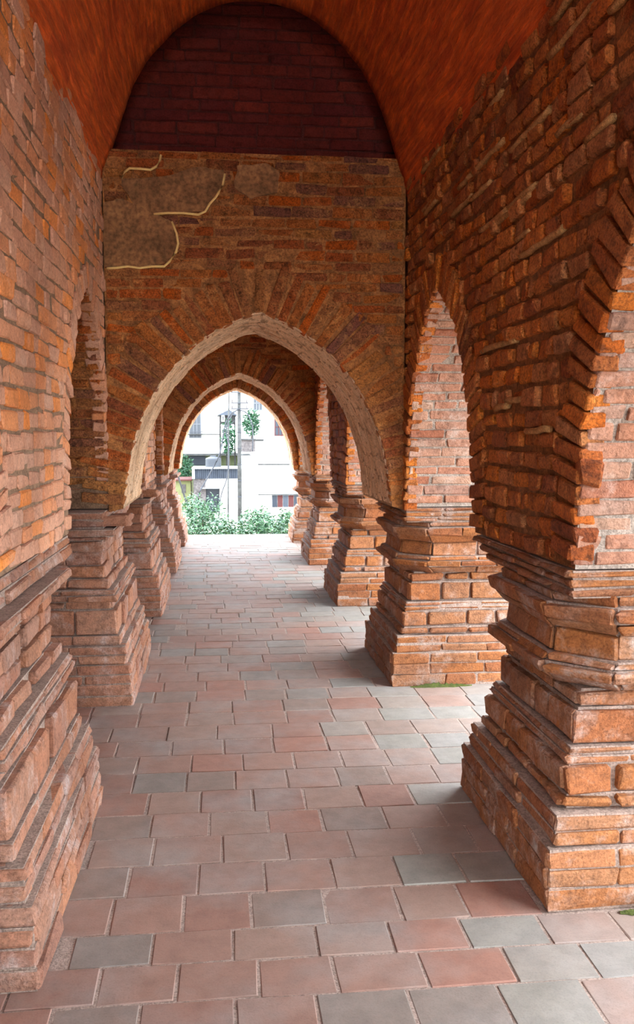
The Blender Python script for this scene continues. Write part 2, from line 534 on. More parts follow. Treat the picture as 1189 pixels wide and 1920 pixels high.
def soffit_bricks(mas, axis, a0, a1, A, course, blen, mat, D=0.05, half=(0.0, 1.0), ch=0.006, jit=0.004, dv=0.005, along=False):
    """Bricks on the underside (intrados) of an arch, courses running through the wall's thickness."""
    u, z, s = arch_poly(A)
    tot = s[-1]
    if along:
        w = a0
        while w < a1 - 0.02:
            h = min(course * random.uniform(0.85, 1.15), a1 - w)
            wm = w + h / 2
            pos = 0.012 - 0.0
            first = random.uniform(0.3, 1.0)
            while pos < tot - 0.04:
                L = min(blen * random.choice((0.6, 0.9, 1.0, 1.2)) * first, tot - pos - 0.01)
                first = 1.0
                pm = pos + L / 2
                uu, zz = np.interp(pm, s, u), np.interp(pm, s, z)
                u2, z2 = np.interp(pm + L / 2, s, u), np.interp(pm + L / 2, s, z)
                u1, z1 = np.interp(pm - L / 2, s, u), np.interp(pm - L / 2, s, z)
                t = np.array([u2 - u1, z2 - z1]); t /= np.linalg.norm(t)
                nn = np.array([t[1], -t[0]])
                c = np.array([uu, zz]) + nn * random.uniform(-dv, dv)
                mas.brick((c[0], wm, c[1]), (nn[0], 0, nn[1]), (0, 1, 0), L - 0.007, h - 0.007, D, mat, ch, jit)
                pos += L
            w += h
        return
    pos = tot * half[0] + 0.012
    while pos < tot * half[1] - 0.03:
        h = course * random.uniform(0.88, 1.12)
        pm = pos + h / 2
        uu, zz = np.interp(pm, s, u), np.interp(pm, s, z)
        u2, z2 = np.interp(pm + 0.03, s, u), np.interp(pm + 0.03, s, z)
        u1, z1 = np.interp(pm - 0.03, s, u), np.interp(pm - 0.03, s, z)
        t = np.array([u2 - u1, z2 - z1]); t /= np.linalg.norm(t)
        nn = np.array([t[1], -t[0]])                       # into the opening
        w = a0 - random.uniform(0, blen * 0.9)
        while w < a1:
            L = blen * random.choice((0.6, 0.95, 1.05, 1.2))
            s0, s1 = max(w, a0), min(w + L, a1)
            w += L
            if s1 - s0 < 0.03:
                continue
            wm = (s0 + s1) / 2
            d = random.uniform(-dv, dv)
            c = np.array([uu, zz]) + nn * d
            if axis == 'x':
                P, n, up = (c[0], wm, c[1]), (nn[0], 0, nn[1]), (t[0], 0, t[1])
            else:
                P, n, up = (wm, c[0], c[1]), (0, nn[0], nn[1]), (0, t[0], t[1])
            mas.brick(P, n, up, s1 - s0 - 0.008, h - 0.009, D, mat, ch, jit)
        pos += h

# ------------------------------------------------------------------ the place: measures in metres
XL, XR = -0.66, 1.105            # corridor wall faces
XLo, XRo = -1.62, 2.02           # their far sides
ZS = 1.08                        # springing of all arches
ZV = 3.0                         # springing of the vault
YC0, YC1 = 5.27, 6.36            # cross wall
YE0, YE1 = 12.56, 13.36          # end wall
RB = [2.57, 5.12, 7.65, 10.21, 12.43]     # front of the right pier bases
LB = [2.33, 4.89, 7.37, 9.76, 12.15]      # front of the left pier bases
RUP = [(b + 0.10, b + 1.23) for b in RB]  # stretches of upper wall over each pier
LUP = [(2.70, 3.93), (5.30, 6.42), (7.80, 8.95), (10.25, 11.4), (12.5, 13.36)]
def between(ups, i):
    a, b = ups[i][1], ups[i + 1][0]
    return ((a + b) / 2, (b - a) / 2, ZS, 2.26 - ZS)
RA = [between(RUP, i) for i in range(4)]
LA = [between(LUP, i) for i in range(4)]
RA0 = (RUP[0][0] - 0.71, 0.71, ZS, 2.26 - ZS)      # the arch beside the photographer
LA0 = (LUP[0][0] - 0.70, 0.70, ZS, 2.24 - ZS)
RAm = (RA0[0] - 2.55, 0.71, ZS, 2.26 - ZS)
LAm = (LA0[0] - 2.55, 0.70, ZS, 2.24 - ZS)
CA = (0.23, 0.80, ZS, 2.235 - ZS)                   # the cross arch
EA = (0.225, 0.815, ZS - 0.04, 2.235 - ZS)           # the end arch
def grow(A, d):
    return (A[0], A[1] + d, A[2], A[3] + d)
BK = 0.016                                          # mortar lies this far behind the brick faces

# ------------------------------------------------------------------ ground and floor
g = MB().box(-160, 160, -60, 300, -2.8, -2.3).build('ground', 'soil', kind='structure', label='pale bare ground around the raised brick building')
floor_slab = MB().box(-3.3, 2.35, -3.0, 13.62, -2.3, -0.003).build('floor', 'tile_joint', kind='structure', label='corridor floor of square clay tiles in running bond')
tiles = Masonry(floor_slab, name='floor_tile', cap=300)
y = 1.62
while y < 13.55:
    dy = (0.168 if 2.2 < y < 2.5 else 0.213) * random.uniform(0.97, 1.03)
    x = -3.2 - random.uniform(0, 0.2)
    while x < 2.3:
        L = random.choice((0.215, 0.225, 0.235, 0.25)) * (1.12 if y > 3.9 else 1.0)
        xm, ym = x + L / 2, y + dy / 2
        inside = any(1.06 < xm < 1.98 and b + 0.06 < ym < b + 1.0 for b in RB) or any(-1.56 < xm < -0.56 and b + 0.06 < ym < b + 1.2 for b in LB)
        if not inside:
            tiles.brick((xm, ym - 0.02 * (xm - 0.2), random.uniform(-0.001, 0.001)), (0, 0, 1), (0, 1, 0.0), L - 0.008, dy - 0.008, 0.04, 'tile_grey' if xm > 0.72 + random.uniform(-0.25, 0.35) else 'tile', 0.0025, 0.002, False, tilt=0.0015)
        x += L
    y += dy
tiles.emit()

# ------------------------------------------------------------------ side walls
def side_wall(name, label, X, Xo, nrm, y0, y1, arches, faces, mat, mort, course, blen, dvar, caps, ring_len=0.2, ring_mat=None, gap=0.009, bk=0.016, ch=0.008, jit=0.005, wave=0.006):
    me = wall_mesh(name, arch_wall_mesh('y', y0, y1, ZS, 4.25, X - nrm * bk, Xo + nrm * bk, [grow(A, 0.008) for A in arches]), mort, 'mortar_reveal' if nrm < 0 else 'mortar_cross')
    w = link(name, me, kind='structure', label=label)
    m = Masonry(w, name='brick', cap=caps[0])
    face_bricks(m, 'y', X, nrm, faces[0], faces[1], ZS, faces[2], arches, ring_len * 0.92, course, blen, mat, dvar, wave=wave, gap=gap, ch=ch, jit=jit)
    m.emit()
    v = Masonry(w, name='voussoir', cap=caps[1])
    for A in arches:
        if A[0] + A[1] > faces[0]:
            ring_bricks(v, 'y', X, nrm, A, ring_len, 0.062, ring_mat or mat)
    v.emit()
    s = Masonry(w, name='reveal_brick', cap=caps[2])
    lo, hi = min(X, Xo), max(X, Xo)
    for A in arches:
        if A[0] + A[1] > faces[0]:
            soffit_bricks(s, 'y', lo + 0.01, hi - 0.01, A, 0.058, 0.24, 'brick_reveal' if nrm < 0 else 'brick_cross', ch=0.005, jit=0.004, dv=0.004)
    s.emit()
    return w

wall_left = side_wall('wall_left', 'weathered pinkish brick wall over pointed side arches, shaded corridor side', XL, XLo, 1, -3.0, YC0 + 0.02, [LAm, LA0, LA[0]], (-0.4, YC0, ZV + 0.06), 'brick_left', 'mortar_left', 0.066, 0.175, 0.004, (300, 150, 200), ring_len=0.14, bk=0.006, ch=0.006, jit=0.0045, gap=0.007)
wall_right = side_wall('wall_right', 'rough eroded orange brick wall over pointed arches, daylight side', XR, XRo, -1, -3.0, YC0 + 0.02, [RAm, RA0, RA[0]], (-0.4, YC0, ZV + 0.08), 'brick_right', 'mortar_right', 0.077, 0.155, 0.012, (300, 150, 280), ring_len=0.2, gap=0.016)
wall_left_rear = side_wall('wall_left_rear', 'brick side wall with arches beyond the cross arch, shaded side', XL, XLo, 1, YC0 + 0.02, YE1, LA[1:], (YC1, YE0, ZV), 'brick_left', 'mortar_left', 0.066, 0.2, 0.004, (90, 60, 120), ring_len=0.14, bk=0.006, ch=0.004, jit=0.003)
wall_right_rear = side_wall('wall_right_rear', 'brick side wall with arches beyond the cross arch, daylight side', XR, XRo, -1, YC0 + 0.02, YE1, RA[1:], (YC1, YE0, ZV), 'brick_right', 'mortar_right', 0.07, 0.2, 0.008, (90, 60, 160), ring_len=0.2)

# proud ridges of harder mortar left standing where the bricks have worn back
for i in range(46):
    yy = random.uniform(2.3, 4.9); zz = random.uniform(1.3, 2.95); L = random.uniform(0.12, 0.5)
    ok = all(arch_half(zz, A, 0.23) + 0.01 < min(abs(yy - A[0]), abs(yy + L - A[0])) and not (yy < A[0] < yy + L) or zz > A[2] + A[3] + 0.25 for A in (RA0, RA[0]))
    if not ok or yy + L > YC0 - 0.05:
        continue
    n = max(4, int(L / 0.05))
    pts = [(XR + 0.004 + random.uniform(-0.003, 0.003), yy + L * k / n, zz + 0.006 * math.sin((yy + L * k / n) * 3.1) + random.uniform(-0.004, 0.004)) for k in range(n + 1)]
    mb = MB().tube(pts, 0.013, 6)
    mb.build('mortar_ridge', 'mortar_ridge', wall_right, True)
# stub of a broken brick standing out of the arch edge
st = Masonry(wall_right, name='brick_stub', cap=5)
st.brick((XR + 0.03, RUP[0][0] - 0.075, 1.39), (-0.25, -1, 0), (0, 0, 1), 0.075, 0.085, 0.12, 'brick_right', 0.012, 0.008)
st.emit()

# ------------------------------------------------------------------ cross wall, tympanum, end wall
def cross_wall(name, label, y0, y1, A, ztop, mats, caps, holes=(), x0=XL, x1=XR, ring=0.29, course=0.063):
    me = wall_mesh(name, arch_wall_mesh('x', x0, x1, ZS - 0.02, ztop, y0 + 0.005, y1, [grow(A, 0.006)]), 'mortar_cross', 'mortar_soffit')
    w = link(name, me, kind='structure', label=label)
    m = Masonry(w, cap=caps[0])
    face_bricks(m, 'x', y0, -1, x0 + 0.005, x1 - 0.005, ZS, ztop, [A], ring * 0.9, course, 0.21, mats[0], 0.006, ch=0.006, jit=0.006, gap=0.009, wave=0.005, holes=holes)
    m.emit()
    v = Masonry(w, name='voussoir', cap=caps[1])
    ring_bricks(v, 'x', y0, -1, A, ring, 0.062, mats[0], jit=0.007, proud=0.003)
    v.emit()
    s = Masonry(w, name='soffit_brick', cap=caps[2])
    soffit_bricks(s, 'x', y0 + 0.014, y1, A, 0.066, 0.15, mats[1], ch=0.004, jit=0.003, dv=0.003, along=True)
    s.emit()
    return w
ZL = 3.14
wall_cross = cross_wall('wall_cross', 'dark weathered brick cross wall pierced by a pointed arch, plaster patches above', YC0, YC1, CA, ZL, ('brick_cross', 'brick_soffit'), (300, 120, 260))
YD0, YD1 = 10.33, 11.42          # second cross wall, at the fourth piers
DA = (0.225, 0.835, ZS - 0.01, 2.255 - ZS)
wall_cross_rear = cross_wall('wall_cross_rear', 'second brick cross wall with a pointed arch, deeper down the corridor', YD0, YD1, DA, 4.2, ('brick_cross', 'brick_soffit'), (200, 100, 200))
wall_end = cross_wall('wall_end', 'brick end wall whose pointed arch opens to the daylight', YE0, YE1, EA, 4.2, ('brick_cross', 'brick_soffit'), (200, 100, 150))


# tympanum set back over the ledge
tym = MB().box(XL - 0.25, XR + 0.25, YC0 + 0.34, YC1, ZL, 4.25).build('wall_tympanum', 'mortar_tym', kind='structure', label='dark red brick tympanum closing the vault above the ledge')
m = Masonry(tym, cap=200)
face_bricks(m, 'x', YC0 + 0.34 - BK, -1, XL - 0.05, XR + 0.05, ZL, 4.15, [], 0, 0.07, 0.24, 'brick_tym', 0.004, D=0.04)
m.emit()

# plaster patches and yellow mortar seams on the cross wall
def slab_poly(name, pts, y, th, mat, parent):
    pts = np.array(pts)
    fine = []
    for i in range(len(pts)):
        p, q = pts[i], pts[(i + 1) % len(pts)]
        for k in range(4):
            fine.append(p + (q - p) * k / 4 + (RNG.uniform(-0.006, 0.006, 2) if k else 0))
    n = len(fine)
    c = np.mean(fine, 0)
    V = [(p[0], y, p[1]) for p in fine] + [(p[0], y + th, p[1]) for p in fine]
    F = [list(range(n)), list(range(2 * n - 1, n - 1, -1))] + [[i, n + i, n + (i + 1) % n, (i + 1) % n] for i in range(n)]
    me = make_mesh(name, V, F, mat); clean_normals(me)
    return link(name, me, parent)
for pts in ([(-0.549, 2.969), (-0.317, 2.991), (-0.12, 3.051), (0.032, 3.038), (0.026, 2.957), (-0.018, 2.881), (-0.077, 2.801), (-0.199, 2.792), (-0.372, 2.781), (-0.485, 2.838), (-0.555, 2.94)],
            [(-0.655, 2.834), (-0.545, 2.86), (-0.449, 2.824), (-0.336, 2.77), (-0.269, 2.739), (-0.235, 2.617), (-0.285, 2.513), (-0.385, 2.484), (-0.522, 2.481), (-0.655, 2.473)],
            [(0.109, 3.065), (0.279, 3.085), (0.356, 3.036), (0.34, 2.921), (0.185, 2.881), (0.093, 2.944)]):
    slab_poly('plaster_patch', pts, YC0 - 0.014, 0.03, 'plaster', wall_cross)
for pts in ([(-0.325, 3.11), (-0.331, 3.08), (-0.353, 3.044), (-0.386, 3.025), (-0.437, 3.029), (-0.503, 3.03), (-0.533, 3.008), (-0.549, 2.972)],
            [(0.038, 3.017), (0.026, 2.957), (0.001, 2.911), (-0.018, 2.881), (-0.052, 2.844), (-0.077, 2.801), (-0.117, 2.782), (-0.199, 2.789), (-0.29, 2.787), (-0.372, 2.778)],
            [(-0.269, 2.739), (-0.243, 2.674), (-0.235, 2.617), (-0.247, 2.568), (-0.285, 2.513), (-0.316, 2.485), (-0.385, 2.484), (-0.455, 2.473), (-0.522, 2.481), (-0.591, 2.471), (-0.642, 2.467)]):
    MB().tube([(x, YC0 - 0.015, z) for x, z in pts], 0.007, 6).build('mortar_seam', 'crack', wall_cross, True, label='raised pale yellow mortar seam')

# ------------------------------------------------------------------ vault and roof
VZ = np.array([2.90, 3.0, 3.14, 3.30, 3.50, 3.65, 3.80, 3.90, 3.96, 3.995, 4.0])
VH = np.array([0.90, 0.885, 0.835, 0.775, 0.695, 0.61, 0.475, 0.345, 0.225, 0.09, 0.0])
def vault(name, y0, y1, label):
    xc = (XL + XR) / 2
    prof = []
    for zz in np.concatenate([np.linspace(2.90, 3.8, 22), np.linspace(3.82, 3.99, 14)]):
        prof.append((float(np.interp(zz, VZ, VH)), float(zz)))
    pts = [(xc - h, z) for h, z in prof] + [(xc, 4.0)] + [(xc + h, z) for h, z in prof[::-1]]
    ny = max(3, int((y1 - y0) / 0.08))
    ys = np.linspace(y0, y1, ny)
    V, uv = [], []
    s = np.concatenate([[0], np.cumsum([math.dist(pts[i], pts[i + 1]) for i in range(len(pts) - 1)])])
    for yy in ys:
        for i, (x, z) in enumerate(pts):
            k = 0.012 * math.sin(yy * 5.3 + s[i] * 3) * math.sin(s[i] * 7.1 + yy * 1.7) + random.uniform(-0.003, 0.003)
            V.append((x + k * (xc - x), yy, z - abs(k) * 0.5))
            uv.append((yy, s[i]))
    n = len(pts)
    F = []
    for j in range(ny - 1):
        for i in range(n - 1):
            F.append([j * n + i, (j + 1) * n + i, (j + 1) * n + i + 1, j * n + i + 1])
    # shell thickness: rim at the far end and back side
    off = len(V)
    for yy in (y0, y1):
        for i, (x, z) in enumerate(pts):
            V.append((xc + (x - xc) * 1.08, yy, z + 0.08)); uv.append((yy, s[i]))
    for i in range(n - 1):
        F.append([(ny - 1) * n + i, off + n + i, off + n + i + 1, (ny - 1) * n + i + 1])
        F.append([off + i, i, i + 1, off + i + 1])
        F.append([off + i, off + i + 1, off + n + i + 1, off + n + i])
    me = make_mesh(name, V, F, 'vault', True)
    ul = me.uv_layers.new(name='UVMap')
    for lp in me.loops:
        ul.data[lp.index].uv = uv[lp.vertex_index]
    return link(name, me, kind='structure', label=label)
vault('ceiling', -3.0, YC0 + 0.02, 'reddish brown plastered barrel vault over the corridor')
vault('ceiling_rear', YC1, YD0 + 0.02, 'reddish brown barrel vault beyond the cross arch')
vault('ceiling_end', YD1, YE0 + 0.02, 'short reddish brown vault before the far opening')
MB().box(-3.3, 2.2, -3.1, 13.5, 4.2, 4.45).build('roof', 'mortar_cross', kind='structure', label='flat roof mass above the vaults')
MB().box(-3.3, -3.05, -3.0, 13.4, 0, 4.2).build('wall_inner', 'mortar_left', kind='structure', label='plain inner wall of the parallel corridor')
MB().box(-3.3, XLo + 0.05, -3.0, 13.4, 3.0, 3.2).build('ceiling_inner', 'vault', kind='structure', label='ceiling of the parallel corridor behind the side arches')

# ------------------------------------------------------------------ piers
def rect_course(mas, x0, x1, y0, y1, z0, z1, blen, D, mat, front_x, ch=0.007, jit=0.005, gap=0.008, dv=0.004, hidden=False, slot=0.0):
    """One course round a rectangular pier: camera-facing front, corridor side, and the two other sides."""
    zc, h = (z0 + z1) / 2, z1 - z0
    def run(a, b):
        n = max(1, round((b - a) / blen))
        cuts = [a] + [a + (b - a) * (i + random.uniform(-0.2, 0.2)) / n for i in range(1, n)] + [b]
        return list(zip(cuts[:-1], cuts[1:]))
    for nx, ny in ((0, -1), (0, 1), (-1, 0), (1, 0)):
        if ny:
            for a, b in run(x0, x1):
                mas.brick(((a + b) / 2, (y0 if ny < 0 else y1) + ny * random.uniform(-dv, dv), zc), (0, ny, 0), (0, 0, 1), b - a - gap, h - gap, D, mat, ch, jit, hidden=hidden or ny > 0, tilt=0.008)
        else:
            ym = y0 + (y1 - y0) * 0.52
            parts = run(y0 + 0.012, y1 - 0.012) if not slot else run(y0 + 0.012, ym - slot) + run(ym + slot, y1 - 0.012)
            for a, b in parts:
                mas.brick(((x0 if nx < 0 else x1) + nx * random.uniform(-dv, dv), (a + b) / 2, zc), (nx, 0, 0), (0, 0, 1), b - a - gap, h - gap, D, mat, ch, jit, hidden=hidden or nx != front_x, tilt=0.008)

def oct_pts(x0, x1, y0, y1, c):
    return [(x0 + c, y0), (x1 - c, y0), (x1, y0 + c), (x1, y1 - c), (x1 - c, y1), (x0 + c, y1), (x0, y1 - c), (x0, y0 + c)]

def oct_course(mas, x0, x1, y0, y1, c, z0, z1, D, mat, flare=0.0, ch=0.006, jit=0.004):
    """One course of an octagonal collar; flare widens its top."""
    P = np.array(oct_pts(x0, x1, y0, y1, c))
    Q = np.array(oct_pts(x0 + D, x1 - D, y0 + D, y1 - D, max(0.02, c - 0.586 * D * 0.5)))
    T = np.array(oct_pts(x0 - flare, x1 + flare, y0 - flare, y1 + flare, c + 0.3 * flare))
    for i in range(8):
        j = (i + 1) % 8
        L = np.linalg.norm(P[j] - P[i])
        n = max(1, round(L / 0.26))
        nrm = np.array([(P[j] - P[i])[1], -(P[j] - P[i])[0], 0]) / L
        for k in range(n):
            f0, f1 = k / n, (k + 1) / n
            f0 += 0.004 / L; f1 -= 0.004 / L
            A, B = P[i] + (P[j] - P[i]) * f0, P[i] + (P[j] - P[i]) * f1
            At, Bt = T[i] + (T[j] - T[i]) * f0, T[i] + (T[j] - T[i]) * f1
            A2, B2 = Q[i] + (Q[j] - Q[i]) * f0, Q[i] + (Q[j] - Q[i]) * f1
            d = -nrm[:2] * random.uniform(-0.004, 0.004)
            c8 = [(*(A + d), z0), (*(B + d), z0), (*A2, z0), (*B2, z0), (*(At + d), z1), (*(Bt + d), z1), (*A2, z1), (*B2, z1)]
            mas.hexa(c8, nrm, mat, ch, jit, hidden=(nrm[1] > 0.3 or nrm[0] > 0.8))

R_TIERS = [  # z0, z1, inset, brick length, grooved
    (0.0, 0.07, 0.0, 0.27, 0), (0.07, 0.137, 0.004, 0.3, 0), (0.137, 0.2, 0.002, 0.27, 0),
    (0.2, 0.248, 0.028, 0.28, 0), (0.248, 0.298, 0.034, 0.3, 0),
    (0.298, 0.346, 0.066, 0.19, 1), (0.346, 0.444, 0.076, 0.19, 1), (0.444, 0.468, 0.092, 0.25, 0), (0.468, 0.494, 0.104, 0.25, 0),
    (0.494, 0.614, 0.122, 0.2, 1), (0.614, 0.672, 0.138, 0.2, 1)]
R_OCT = [  # z0, z1, inset, chamfer, flare
    (0.672, 0.716, 0.12, 0.16, 0.05), (0.716, 0.752, 0.05, 0.17, 0.012), (0.752, 0.778, 0.062, 0.17, -0.015), (0.778, 0.862, 0.10, 0.16, -0.012),
    (0.862, 0.905, 0.098, 0.16, 0.035), (0.905, 0.955, 0.05, 0.17, 0.012), (0.955, 0.988, 0.085, 0.16, 0.0)]

def right_pier(k, label):
    b0 = RB[k]
    b1 = b0 + 1.02 if k < 4 else b0 + 0.95
    x0, x1 = 1.01, 2.1
    org = (1.5, b0 + 0.5, 0)
    e = link('brick_pier', None, origin=org, label=label, cat='pier', group='octagonal collared piers along the open side')
    m = Masonry(e, org, cap=300)
    blk = Masonry(e, org, name='moulded_block', cap=200)
    core = MB()
    for z0, z1, ins, bl, gr in R_TIERS:
        i2 = ins
        rect_course(blk if gr else m, x0 + i2, x1 - i2, b0 + i2, b1 - i2, z0, z1, bl, 0.09, 'brick_pier', -1, ch=0.007 if gr else 0.006, jit=0.005, gap=0.018 if gr else 0.008, dv=0.006)
        q = ins + (0.03 if gr else 0.009)
        core.box(x0 + q, x1 - q, b0 + q, b1 - q, z0 - 0.001, z1 + 0.001)
    rs = Masonry(e, org, name='collar_stone', cap=200)
    for z0, z1, ins, c, fl in R_OCT:
        oct_course(rs, x0 + ins, x1 - ins, b0 + ins, b1 - ins, c, z0 + 0.002, z1 - 0.002, 0.12, 'brick_pier', fl, jit=0.005)
        P = oct_pts(x0 + ins + 0.02, x1 - ins - 0.02, b0 + ins + 0.02, b1 - ins - 0.02, c)
        n = 8
        core.add([(*p, z0 - 0.001) for p in P] + [(*p, z1 + 0.001) for p in P], [list(range(8))[::-1], list(range(8, 16))] + [[i, (i + 1) % 8, 8 + (i + 1) % 8, 8 + i] for i in range(8)])
    # corbelled courses that widen from the collar to the wall above
    u0, u1 = RUP[k]
    for z0, z1, f in ((0.988, 1.017, 0.25), (1.017, 1.046, 0.55), (1.046, 1.074, 0.88)):
        ya, yb = b0 + 0.085 + (u0 - b0 - 0.085) * f, b1 - 0.085 + (u1 - b1 + 0.085) * f
        rect_course(m, XR - 0.005, x1 - 0.09, ya, yb, z0, z1, 0.24, 0.09, 'brick_pier', -1, dv=0.008)
        core.box(XR + 0.012, x1 - 0.11, ya + 0.016, yb - 0.016, z0 - 0.002, z1)
    core.build('mortar_core', 'mortar_pier', e, origin=tuple(-np.array(org)))
    m.emit(); blk.emit(); rs.emit()
    return e

L_TIERS = [
    (0.0, 0.063, 0.0, 0.3, 0), (0.063, 0.124, 0.004, 0.3, 0), (0.124, 0.18, 0.008, 0.27, 0), (0.18, 0.234, 0.012, 0.3, 0),
    (0.234, 0.285, 0.032, 0.28, 0), (0.285, 0.335, 0.036, 0.3, 0), (0.335, 0.388, 0.07, 0.28, 0),
    (0.388, 0.53, 0.085, 0.25, 1), (0.53, 0.578, 0.12, 0.27, 0), (0.578, 0.612, 0.09, 0.3, 0), (0.612, 0.645, 0.10, 0.3, 0), (0.645, 0.70, 0.135, 0.28, 1),
    (0.70, 0.775, 0.165, 0.25, 1), (0.775, 0.85, 0.17, 0.25, 1), (0.85, 0.915, 0.165, 0.25, 1), (0.915, 0.945, 0.14, 0.3, 1), (0.945, 0.985, 0.095, 0.28, 0), (0.985, 1.035, 0.155, 0.26, 0), (1.035, 1.074, 0.16, 0.26, 0)]

def left_pier(k, label):
    b0 = LB[k]
    b1 = b0 + 1.3 if k < 4 else b0 + 1.15
    x1, x0 = -0.5, -1.8
    org = (-1.15, b0 + 0.6, 0)
    e = link('brick_pier', None, origin=org, label=label, cat='pier', group='stepped square piers along the shaded side')
    m = Masonry(e, org, cap=300)
    blk = Masonry(e, org, name='moulded_block', cap=200)
    core = MB()
    for z0, z1, ins, bl, gr in L_TIERS:
        q = ins + (0.03 if gr else 0.009)
        ya, yb = b0 + ins, b1 - ins * 0.8
        if z0 > 0.98:
            yb = LUP[k][1]
        rect_course(blk if gr else m, x0 + ins, x1 - ins, ya, yb, z0, z1, bl, 0.09, 'brick_pier_pink', 1, ch=0.007 if gr else 0.006, jit=0.005, gap=0.008, dv=0.005, slot=0.038 if gr else 0.0)
        core.box(x0 + q, x1 - q, ya + q - ins, yb - q + ins, z0, z1)
    core.build('mortar_core', 'mortar_pier', e, origin=tuple(-np.array(org)))
    if k in (1, 2):
        m.brick((-0.53, b0 + 0.28, 1.02), (1, 0, 0), (0, 0.1, 1), 0.22, 0.055, 0.16, 'brick_pier_pink', 0.012, 0.008)
        m.brick((-0.545, b0 + 0.5, 1.01), (1, 0, 0), (0, 0, 1), 0.16, 0.05, 0.16, 'brick_pier_pink', 0.012, 0.008)
    m.emit(); blk.emit()
    return e

# the piers level with the viewer, just outside the picture: plain courses
for nm, xa, xb, ya, yb, fx, lab in (('wall_back_left', XLo, XL + 0.1, LAm[0] + LAm[1] - 0.1, LA0[0] - LA0[1] + 0.05, 1, 'brick pier mass beside the viewer, shaded side'),
                                    ('wall_back_right', XR - 0.06, XRo, RAm[0] + RAm[1] - 0.05, RA0[0] - RA0[1] + 0.05, -1, 'brick pier mass beside the viewer, open side')):
    w = MB().box(xa + 0.02, xb - 0.02, ya + 0.02, yb - 0.02, 0, ZS).build(nm, 'mortar_pier', kind='structure', label=lab)
    m = Masonry(w, cap=0)
    z = 0.0
    while z < 1.06:
        i = 0.05 * min(1.0, z / 0.5) if z < 0.7 else 0.02
        rect_course(m, xa + i * (fx < 0), xb - i * (fx > 0), ya + i, yb - i, z, z + 0.066, 0.27, 0.09, 'brick_pier', fx, hidden=True)
        z += 0.066
    m.emit()

for k, lab in enumerate(['large brick pier at the picture edge on the open side, deep shadow at its foot', 'brick pier with octagonal collar carrying the cross arch on the open side',
                         'collared brick pier just beyond the cross arch on the open side', 'collared brick pier second beyond the cross arch on the open side', 'collared brick pier beside the far bright opening, open side']):
    right_pier(k, lab)
for k, lab in enumerate(['large stepped brick pier closest to the viewer on the shaded side', 'stepped brick pier carrying the cross arch on the shaded side, broken bracket on top',
                         'stepped brick pier just beyond the cross arch, shaded side', 'stepped brick pier second beyond the cross arch, shaded side', 'stepped brick pier beside the far bright opening, shaded side']):
    left_pier(k, lab)

# ------------------------------------------------------------------ beyond the far arch
def leaf_mat(name, a, b):
    m, nt, bs = new_mat(name)
    ge = nt.nodes.new('ShaderNodeNewGeometry')
    c = ramp(nt, [(0.0, a), (0.5, tuple((p + q) / 2 for p, q in zip(a, b))), (1.0, b)], ge.outputs['Random Per Island'])
    nt.links.new(c, bs.inputs['Base Color'])
    bs.inputs['Roughness'].default_value = 0.45
    return m
M['leaf'] = leaf_mat('leaf', (0.006, 0.036, 0.016), (0.085, 0.17, 0.075))
M['leaf_dark'] = leaf_mat('leaf_dark', (0.010, 0.035, 0.018), (0.03, 0.085, 0.035))
M['bark'] = plain_mat('bark', (0.06, 0.045, 0.03), 0.4, 20, 0.6)
M['white_wall'] = plain_mat('white_wall', (0.80, 0.79, 0.76), 0.1, 0.6, 0.1)
M['cream_wall'] = plain_mat('cream_wall', (0.78, 0.74, 0.66), 0.1, 0.6, 0.1)
M['green_wall'] = plain_mat('green_wall', (0.075, 0.085, 0.04), 0.25, 2, 0.2)
M['yellow_wall'] = plain_mat('yellow_wall', (0.14, 0.14, 0.06), 0.2, 2, 0.2)
M['dark_glass'] = plain_mat('dark_glass', (0.018, 0.022, 0.032), 0.2, 1, 0.0, 0.3)
M['grey_glass'] = plain_mat('grey_glass', (0.045, 0.048, 0.056), 0.2, 1, 0.0, 0.3)
M['window_paint'] = plain_mat('window_paint', (0.12, 0.12, 0.13), 0.1, 5, 0.0)
M['red_paint'] = plain_mat('red_paint', (0.07, 0.02, 0.018), 0.2, 5, 0.1)
M['tin'] = plain_mat('tin', (0.04, 0.045, 0.058), 0.25, 3, 0.1, 0.5)
M['tin_roof'] = plain_mat('tin_roof', (0.2, 0.2, 0.2), 0.2, 3, 0.1, 0.6)
M['tank_plastic'] = plain_mat('tank_plastic', (0.035, 0.036, 0.042), 0.2, 3, 0.0, 0.5)
M['timber'] = plain_mat('timber', (0.03, 0.027, 0.026), 0.4, 6, 0.3)
M['concrete'] = plain_mat('concrete', (0.06, 0.058, 0.056), 0.55, 5, 0.3)
M['stained'] = plain_mat('stained', (0.09, 0.075, 0.072), 0.6, 9, 0.3)
M['cable_black'] = plain_mat('cable_black', (0.025, 0.025, 0.03), 0.1, 5, 0.0, 0.5)
GZ = -2.3

def leaves(mb, c, rad, count, size, shell=0.55):
    for _ in range(count):
        d = RNG.normal(0, 1, 3); d /= np.linalg.norm(d)
        p = np.array(c) + d * np.array(rad) * (shell + (1 - shell) * RNG.random() ** 0.6) * (0.85 + 0.3 * RNG.random())
        a = RNG.normal(0, 1, 3); a[2] *= 0.5; a /= np.linalg.norm(a)
        b = np.cross(a, RNG.normal(0, 1, 3) + (0, 0, 0.8)); b /= np.linalg.norm(b) + 1e-9
        n = np.cross(a, b)
        s = size * (0.7 + 0.7 * RNG.random())
        mb.add([p - a * s, p + b * s * 0.38 + n * s * 0.08, p + a * s, p - b * s * 0.38 + n * s * 0.08], [[0, 1, 2], [0, 2, 3]])

